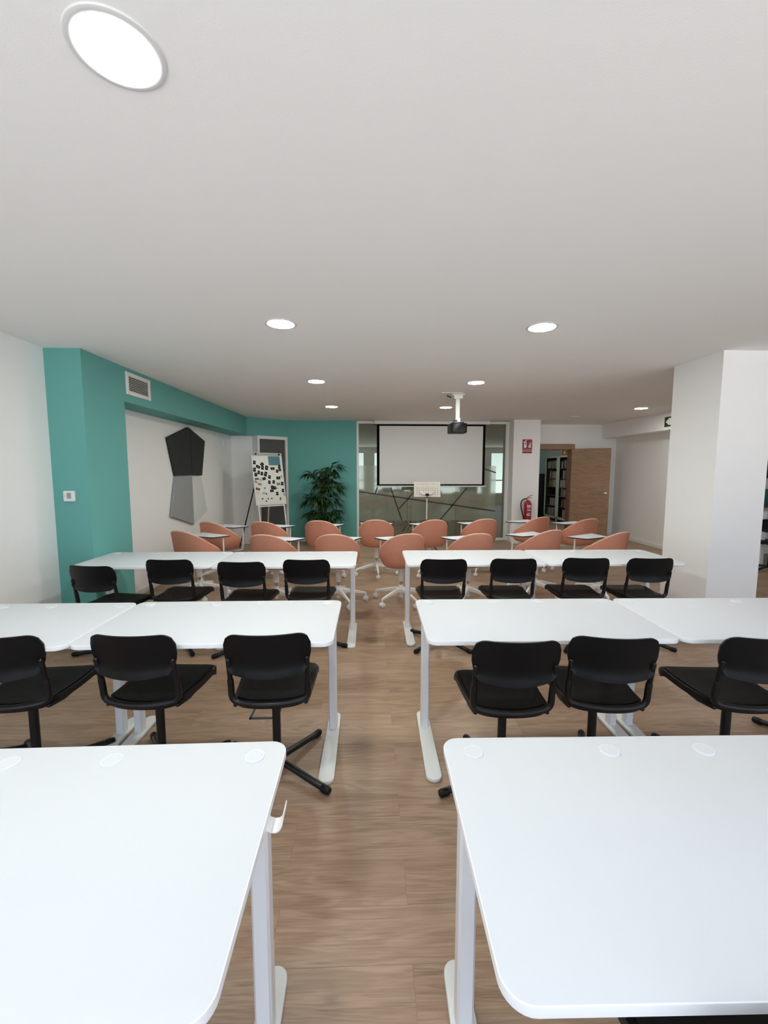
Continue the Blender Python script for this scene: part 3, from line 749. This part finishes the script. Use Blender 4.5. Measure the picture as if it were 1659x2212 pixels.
CARDS = [  # centre in board fractions is taken from the photograph; w, h in metres, tilt
    (258,570,.045,.062,8),(498,625,.062,.055,-38),(376,703,.075,.048,28),(515,735,.046,.066,12),(645,735,.052,.078,14),(838,758,.075,.046,0),(1062,700,.045,.060,14),
    (268,795,.046,.070,10),(398,880,.042,.062,8),(498,915,.045,.062,8),(618,930,.050,.082,20),(312,945,.048,.062,5),(992,838,.045,.058,12),(1082,800,.046,.045,8),
    (570,1075,.062,.048,-14),(742,1025,.048,.062,14),(1030,1058,.075,.050,-3),(740,1190,.044,.060,4),(880,1185,.045,.060,10),(1160,1240,.048,.062,14),
    (832,1350,.048,.062,8),(910,1370,.048,.058,4),(825,1460,.066,.046,-4),(1185,1465,.046,.060,8),(998,1555,.044,.062,0)]
def b_uv(cx, cy):
    v = (cy-260)/1640; xl, xr = 140+205*v, 1130+180*v
    return ew*(cx-xl)/(xr-xl), -eh*v
def card(cx, cy, cw_, ch, tilt_, m, name, label, cat, group=None, pic=True, z=.0):
    x, y = b_uv(cx, cy)
    if group: cw_ *= 1.12; ch *= 1.1
    mb = MB().prism(rrect(cw_, ch, .002, 2), 0, .0012, mi=0)
    if pic: mb.box((0, ch*.05, .0014), (cw_*.24, ch*.13, .0006), mi=1)
    o = mb.build(name, [m, PAPER], smooth=False)
    o.matrix_world = Mb @ Matrix.Translation((x, y, -.0015+z)) @ Matrix.Rotation(R_(-tilt_), 4, 'Z')
    tag(o, label, cat, group); return o
for k, c in enumerate(CARDS): card(*c, CARDK, 'card', 'small black card stuck on the white flipchart board', 'card', 'black cards on the flipchart', z=.0004*(k % 3))
card(890, 510, .245, .175, 0, BLUEP, 'paper_sheet', 'blue lined sheet at the top right of the flipchart board', 'paper', pic=False)
card(345, 1080, .075, .036, -6, mat('navy_card', (.02, .02, .09), rough=.5, var=.1), 'card', 'dark blue card at the left of the flipchart board', 'card')
card(322, 1170, .060, .042, 30, mat('red_white_card', (.42, .20, .20), rough=.5, var=.4, vscale=60), 'card', 'reddish patterned card at the left edge of the flipchart board', 'card')
card(440, 1245, .068, .044, 10, mat('grey_card', (.22, .21, .17), rough=.5, var=.3, vscale=40), 'card', 'grey card left of centre on the flipchart board', 'card')
card(1035, 1250, .072, .048, 0, mat('olive_card', (.16, .155, .12), rough=.5, var=.3, vscale=40), 'card', 'olive grey card right of centre on the flipchart board', 'card')
card(385, 1392, .085, .046, 14, mat('brown_card', (.11, .035, .018), rough=.5, var=.2), 'card', 'brown card at the lower left of the flipchart board', 'card')
card(385, 1500, .080, .050, 5, mat('cream_card', (.56, .58, .50), rough=.5, var=.05), 'card', 'cream card below the brown card on the flipchart board', 'card')
card(575, 1525, .066, .046, 0, mat('pale_blue_card', (.34, .44, .50), rough=.5, var=.3, vscale=50), 'card', 'pale blue card at the lower middle of the flipchart board', 'card')
card(465, 1110, .050, .062, -8, mat('beige_card', (.46, .45, .37), rough=.6, var=.1), 'card', 'beige card beside the dark blue card on the flipchart board', 'card', pic=False)
card(1130, 1012, .036, .048, 0, mat('taupe_card', (.38, .36, .28), rough=.6, var=.2, vscale=40), 'card', 'taupe card at the right edge of the flipchart board', 'card', pic=False)
card(1235, 1590, .062, .048, 30, mat('violet_grey_card', (.36, .36, .44), rough=.6, var=.3, vscale=50), 'card', 'violet grey card at the lower right edge of the flipchart board', 'card', pic=False)
for (cx, cy) in ((535, 1703), (652, 1778), (708, 1706), (820, 1700), (1105, 1700), (655, 1553), (975, 1385), (600, 1370), (1100, 1745)):
    x, y = b_uv(cx, cy)
    o = MB().lathe([(0, 0), (.013, 0), (.013, .006), (.010, .008), (0, .008)], n=14).build('magnet', BLKP)
    o.matrix_world = Mb @ Matrix.Translation((x, y, -.0018)); tag(o, 'small round black magnet on the flipchart board', 'magnet', 'round magnets on the flipchart')

# ------------------------------------------------------------------ acoustic panels on the left wall
def panel(pts, m, name, label):
    pts = pts[::-1] if sum(a[0]*b[1]-b[0]*a[1] for a, b in zip(pts, pts[1:]+pts[:1])) < 0 else pts
    o = MB().prism(pts, XL+.002, XL+.042, bev=.008, axis='X').build(name, m, smooth=False); tag(o, label, 'acoustic panel'); return o
panel([(6.086, 2.001), (6.79, 2.211), (6.83, 2.204), (6.845, 1.468), (6.28, 1.465)], FELTD, 'acoustic_panel', 'dark charcoal felt wall panel, left half of the upper pentagon')
panel([(6.848, 2.200), (7.44, 2.042), (7.26, 1.46), (6.862, 1.468)], FELTD, 'acoustic_panel', 'dark charcoal felt wall panel, right half of the upper pentagon')
panel([(6.28, 1.452), (6.85, 1.452), (6.855, .682), (6.096, .889)], FELTG, 'acoustic_panel', 'mid grey felt wall panel hanging below the dark pentagon')
panel([(6.862, 1.452), (7.22, 1.452), (7.42, .851), (6.866, .685)], FELTW, 'acoustic_panel', 'pale felt wall panel to the right of the mid grey panel')
o = MB().box((XL+.008, 8.45, 2.08), (.016, .022, .16), bev=.003).build('wall_sensor', TRIMW); tag(o, 'slim white strip sensor high on the left wall near the corner', 'sensor')

# ------------------------------------------------------------------ vent grille and thermostat
t = thing('vent_grille', (TX+.0046, 4.84, 2.452), -.0155, 'white ventilation grille on the teal beam', 'vent')
fr = MB()
for sy in (-1, 1): fr.box((.008, sy*.215, 0), (.016, .04, .232), bev=.003)
for sz in (-1, 1): fr.box((.008, 0, sz*.097), (.016, .395, .038), bev=.003)
fr.build('frame', TRIMW, t)
MB().box((.0015, 0, 0), (.003, .40, .17)).build('backing', VENTB, t, smooth=False)  # near-black sheet stands in for the shade behind the slats
for k in range(9): MB().box((.010, 0, -.072+.018*k), (.008, .392, .0045), rot=Matrix.Rotation(R_(-12), 3, 'Y')).build('slat', TRIMW, t, smooth=False)
t = thing('thermostat', (-2.712, TY0, 1.312), 0, 'small white thermostat on the teal pillar', 'thermostat')
MB().prism(rrect(.098, .095, .008, 4), -.022, -.001, bev=.003, axis='Y').build('case', TRIMW, t)
MB().prism(rrect(.036, .052, .003, 3, cx=.002, cy=.004), -.0235, -.021, axis='Y').build('display', LCD, t)
MB().lathe([(0, 0), (.004, 0), (.004, .002), (0, .002)], (-.035, -.022, 0), mt=Matrix.Rotation(PI/2, 3, 'X'), n=12).build('button', LCD, t)

# ------------------------------------------------------------------ palm
t = thing('potted_palm', (-.985, 8.72, 0), 0, 'tall dark green palm in front of the teal far wall', 'plant')
MB().lathe([(0, 0), (.13, 0), (.165, .30), (.172, .30), (.172, .32), (.15, .32), (.148, .29), (0, .285)], n=28).build('pot', DARK, t)
MB().lathe([(0, .287), (.147, .288), (0, .30)], n=24).build('soil', mat('soil', (.03, .02, .012), rough=.95, var=.4, vscale=60), t)
rnd = random.Random(11)
stems = MB(); fol = MB()
def leaflet(base, d, L, wid, droop):
    d = d.normalized(); side = d.cross(Vector((0, 0, 1)))
    if side.length < .05: side = Vector((1, 0, 0))
    side.normalize(); up = side.cross(d)
    vs = []; fs = []
    for k in range(5):
        q = k/4; p = base+d*L*q+Vector((0, 0, -droop*q*q)); wq = wid*math.sin(PI*min(.97, .12+.86*q))
        vs += [p-side*wq, p+up*wq*.25, p+side*wq]
    for k in range(4):
        for c in (0, 1): fs.append((k*3+c, k*3+c+1, k*3+c+4, k*3+c+3))
    fol.add(vs, fs)
def frond(p0, az, el, L):
    d = Vector((math.cos(az)*math.cos(el), math.sin(az)*math.cos(el), math.sin(el)))
    pts = []
    for k in range(6):
        q = k/5; pts.append(p0+d*L*q+Vector((0, 0, -.30*L*q*q)))
    stems.tube(pts, [.006, .002], n=5, cap=False)
    tipd = (pts[-1]-pts[-2]).normalized(); sd = tipd.cross(Vector((0, 0, 1))).normalized()
    for k in range(3, 6):
        for s in (-1, 1):
            dd = tipd*.8+sd*s*(.85-.10*k)+Vector((0, 0, rnd.uniform(-.25, .25)))
            leaflet(pts[k], dd, rnd.uniform(.15, .22), .0175, rnd.uniform(.04, .12))
    leaflet(pts[-1], tipd, .20, .018, .07)
for k in range(5):
    a = 2*PI*k/5+.4; bx, by = .05*math.cos(a), .05*math.sin(a); top = [1.55, 1.30, 1.42, 1.10, .95][k]
    stems.tube([(bx, by, .28), (bx*1.3+.01*k, by*1.2, top*.5), (bx*1.1+.03*(k-2), by, top)], [.019, .012], n=8)
clusters = [(.30, .0, 1.66, 9, .17), (.16, .02, 1.52, 9, .18), (-.26, -.02, 1.52, 8, .17), (.22, .03, 1.38, 10, .18), (.32, -.04, 1.26, 10, .18), (-.02, 0, 1.36, 7, .16), (.08, -.06, 1.22, 8, .18),
            (-.28, .0, 1.02, 12, .18), (-.12, -.05, 1.06, 9, .16), (.24, .02, 1.00, 8, .17), (-.22, -.02, .74, 11, .18), (.24, -.03, .74, 12, .19), (.02, -.04, .62, 9, .20), (.30, 0, .60, 8, .17), (-.16, .04, .54, 8, .18)]
for cx, cy, cz, n, L in clusters:
    for k in range(n):
        frond(Vector((cx*.72, cy, cz-.06)), 2*PI*k/n+rnd.uniform(-.35, .35), rnd.uniform(-.1, 1.0), L*rnd.uniform(.6, 1.1))
    stems.tube([(cx*.1, cy*.3, cz-.30), (cx*.5, cy*.8, cz-.12), (cx*.72, cy, cz-.055)], [.009, .005], n=6)
stems.build('stem', CANE, t); fol.build('foliage', LEAF, t, angle=60)

# ------------------------------------------------------------------ fire extinguisher and its sign
t = thing('fire_sign', (3.329, 8.985, 2.058), 0, 'red EXTINTOR sign high on the far white pillar', 'sign')
MB().box((0, -.003, 0), (.205, .006, .29), bev=.001).build('plate', REDS, t)
ic = MB()
ic.prism(rrect(.055, .125, .018, 4, cx=-.045, cy=.03), -.0085, -.006, axis='Y'); ic.box((-.045, -.0075, .105), (.026, .003, .02)); ic.box((-.030, -.0075, .122), (.055, .003, .010), rot=Matrix.Rotation(R_(-18), 3, 'Y'))
ic.tube([(-.055, -.0075, .108), (-.078, -.0075, .100), (-.082, -.0075, .075)], .004, n=6)
for k in range(3):
    ic.tube([(.035+.018*k, -.0075, -.025), (.03+.018*k, -.0075, .005), (.045+.014*k, -.0075, .035+.012*k), (.043+.016*k, -.0075, .055+.016*k)], [.009, .003], n=6)
ic.box((0, -.0075, -.065), (.19, .003, .004)); ic.build('pictogram', WHITES, t)
MB().box((-.045, -.0095, .055), (.030, .002, .028)).build('pictogram_label', REDS, t)
vs, fs = text_mesh('EXTINTOR', .042)
MB().add([(v.x, -.0072-v.z, v.y-.102) for v in vs], fs).build('lettering', WHITES, t, smooth=False)
t = thing('fire_extinguisher', (3.345, 8.885, .50), 0, 'red fire extinguisher hanging on the far white pillar', 'fire extinguisher')
MB().lathe([(0, .02), (.075, .02), (.078, .04), (.078, .335), (.070, .375), (.045, .405), (.026, .415), (.024, .43), (0, .43)], n=32).build('cylinder', REDP, t)
MB().lathe([(0, 0), (.066, 0), (.072, .035), (0, .035)], n=28).build('base_ring', BLKP, t)
MB().lathe([(0, .43), (.019, .43), (.019, .47), (0, .47)], n=16).build('valve', STEEL, t)
MB().box((.03, 0, .475), (.10, .018, .012), rot=Matrix.Rotation(R_(6), 3, 'Y')).box((.035, 0, .505), (.12, .016, .011), rot=Matrix.Rotation(R_(-26), 3, 'Y')).build('lever', REDP, t)
MB().tube([(-.015, 0, .452), (-.09, -.01, .45), (-.145, -.01, .40), (-.155, -.01, .32), (-.13, -.01, .20), (-.098, -.01, .09), (-.088, -.01, .03)], .0115, n=10, smooth=2).build('hose', BLKP, t)
lb = MB()
def arc_label(a0, a1, z0, z1, r=.0788):
    n = 8; vs = []
    for i in range(n+1):
        a = R_(a0+(a1-a0)*i/n); vs += [(r*math.cos(a), r*math.sin(a), z0), (r*math.cos(a), r*math.sin(a), z1)]
    lb.add(vs, [(2*i, 2*i+2, 2*i+3, 2*i+1) for i in range(n)])
for z0, z1, a0, a1 in ((.29, .315, -118, -55), (.265, .275, -115, -52), (.205, .225, -112, -90), (.205, .228, -84, -74), (.205, .225, -68, -58), (.14, .152, -110, -72), (.10, .128, -122, -104), (.098, .122, -98, -78), (.105, .125, -70, -58)): arc_label(a0, a1, z0, z1)
lb.build('label_print', WHITES, t)
MB().box((0, .085, .35), (.03, .03, .10), bev=.003).build('wall_hook', STEEL, t)

# ------------------------------------------------------------------ exit sign on the right beam
t = thing('exit_sign', (5.42, 7.55, 2.432), 0, 'dark green exit sign on the right beam, half hidden by the square pillar', 'sign')
MB().box((-.006, 0, 0), (.012, .40, .175), bev=.001).build('plate', EXITG, t)
MB().add([(-.0135, .165, 0), (-.0135, .085, .062), (-.0135, .02, .062), (-.0135, .02, -.062), (-.0135, .085, -.062)], [(0, 1, 2, 3, 4)]).build('arrow', WHITES, t, smooth=False)

# ------------------------------------------------------------------ floor socket box
t = thing('floor_box', (-.668, 2.603, 0), 0, 'square floor socket box with dark frame under the left second row table', 'floor box')
fb = MB()
for sx in (-1, 1): fb.box((sx*.083, 0, .002), (.014, .145, .004)); fb.box((0, sx*.062, .002), (.18, .018, .004))
fb.build('frame', mat('dark_grey_plastic', (.035, .045, .05), rough=.5, var=.2), t, smooth=False)
MB().box((0, .004, .0012), (.152, .105, .0024)).build('lid', FLOOR, t, smooth=False)

# ------------------------------------------------------------------ study beyond the door
t = thing('bookcase', (5.66, 11.72, 0), 0, 'tall sage framed bookcase seen through the open wooden door', 'bookcase')
BH = 1.98
c = MB(); c.box((.38, .93, BH/2), (.02, 1.86, BH)); c.build('back_panel', DARKIN, t, smooth=False)
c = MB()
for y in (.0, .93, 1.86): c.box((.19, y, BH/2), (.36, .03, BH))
c.box((.19, .93, BH-.015), (.36, 1.86, .03)); c.box((.19, .93, .05), (.36, 1.86, .10)); c.build('carcass', DARKIN, t, smooth=False)
c = MB()
for y in (.03, .87, .99, 1.83): c.box((-.01, y, BH/2+.04), (.022, .06 if y in (.03, 1.83) else .055, BH-.10))
c.box((-.01, .93, BH-.02), (.022, 1.86, .05)); c.box((-.01, .93, .12), (.022, 1.86, .06)); c.box((-.01, .93, BH/2), (.020, .07, BH)); c.build('face_frame', CASEG, t, smooth=False)
SHZ = [.16, .47, .78, 1.05, 1.31, 1.62]
for z in SHZ:
    for y0 in (.015, .945): MB().box((.19, y0+.45, z-.01), (.34, .895, .018)).build('shelf', SHELFR, t, smooth=False)
bcols = [(.50, .46, .36), (.34, .36, .30), (.42, .40, .36), (.20, .19, .16), (.50, .50, .46), (.26, .15, .08), (.10, .14, .13), (.33, .28, .18)]
bm_ = [mat('book_cloth', tuple(q*.55 for q in c_), rough=.7, var=.08) for c_ in bcols]
proto_b = {}
rb = random.Random(5)
for si, z in enumerate(SHZ):
    for bay, y0 in enumerate((.03, .96)):
        y = y0 + rb.uniform(.03, .10); end = y0+.80-rb.uniform(.0, .22)
        if si == 2 and bay == 1: continue
        while y < end:
            th = rb.choice([.035, .045, .06, .07]); hh = rb.choice([.19, .21, .23, .245]); ci = rb.randrange(len(bm_))
            key = (th, hh, ci)
            if key not in proto_b:
                m_ = MB().box((0, 0, hh/2), (.16, th, hh), bev=.003).build('book', bm_[ci], smooth=False); proto_b[key] = m_; o = m_
            else: o = proto_b[key].copy(); C.objects.link(o)
            o.location = (5.66+.10+rb.uniform(0, .02), 11.72+y+th/2, z+.001)
            tag(o, 'book standing upright in the bookcase beyond the wooden door', 'book', 'books in the study bookcase')
            y += th+.003
            if rb.random() < .22: y += rb.uniform(.05, .16)
o = MB().lathe([(0, 0), (.07, 0), (.085, .02), (.085, .12), (.07, .16), (.055, .18), (.055, .22), (0, .22)], (5.80, 12.55, BH+.0005), n=24).build('jar', AMBER); tag(o, 'amber orange jar standing on top of the bookcase', 'jar')
t = thing('cabinet', (5.50, 14.15, 0), 0, 'tall dark cabinet in the study left of the bookcase', 'cabinet')
MB().box((.2, 0, .72), (.8, .8, 1.44), bev=.01).build('body', DARK, t)
for y in (-.2, .2): MB().box((-.21, y, .72), (.02, .38, 1.38), bev=.003).build('door', DARK, t)

# ------------------------------------------------------------------ glimpse of the side area right of the square pillar
t = thing('desk', (6.95, 6.75, 0), 0, 'dark desk with a teal screen in the side area right of the square pillar', 'desk')
MB().box((0, 0, .93), (1.5, .6, .03), bev=.004).build('desktop', mat('grey_wood', (.30, .27, .23), rough=.5, var=.1), t)
MB().box((0, .27, 1.09), (1.5, .03, .29), bev=.003).build('privacy_screen', TEALD, t)
for sx in (-1, 1): MB().box((sx*.70, 0, .46), (.05, .55, .915)).build('side_panel', LEGW, t, smooth=False)
t = thing('wall_monitor', (7.0, 7.59, 1.72), 0, 'dark wall monitor at the right photo edge', 'monitor')
MB().box((0, -.03, 0), (1.5, .05, .62), bev=.006).build('case', DARK, t)
put_chair(6.25, 6.35, -30, 20, 'black swivel chair at the dark desk in the side area right of the square pillar', 'black swivel chair in the side area')
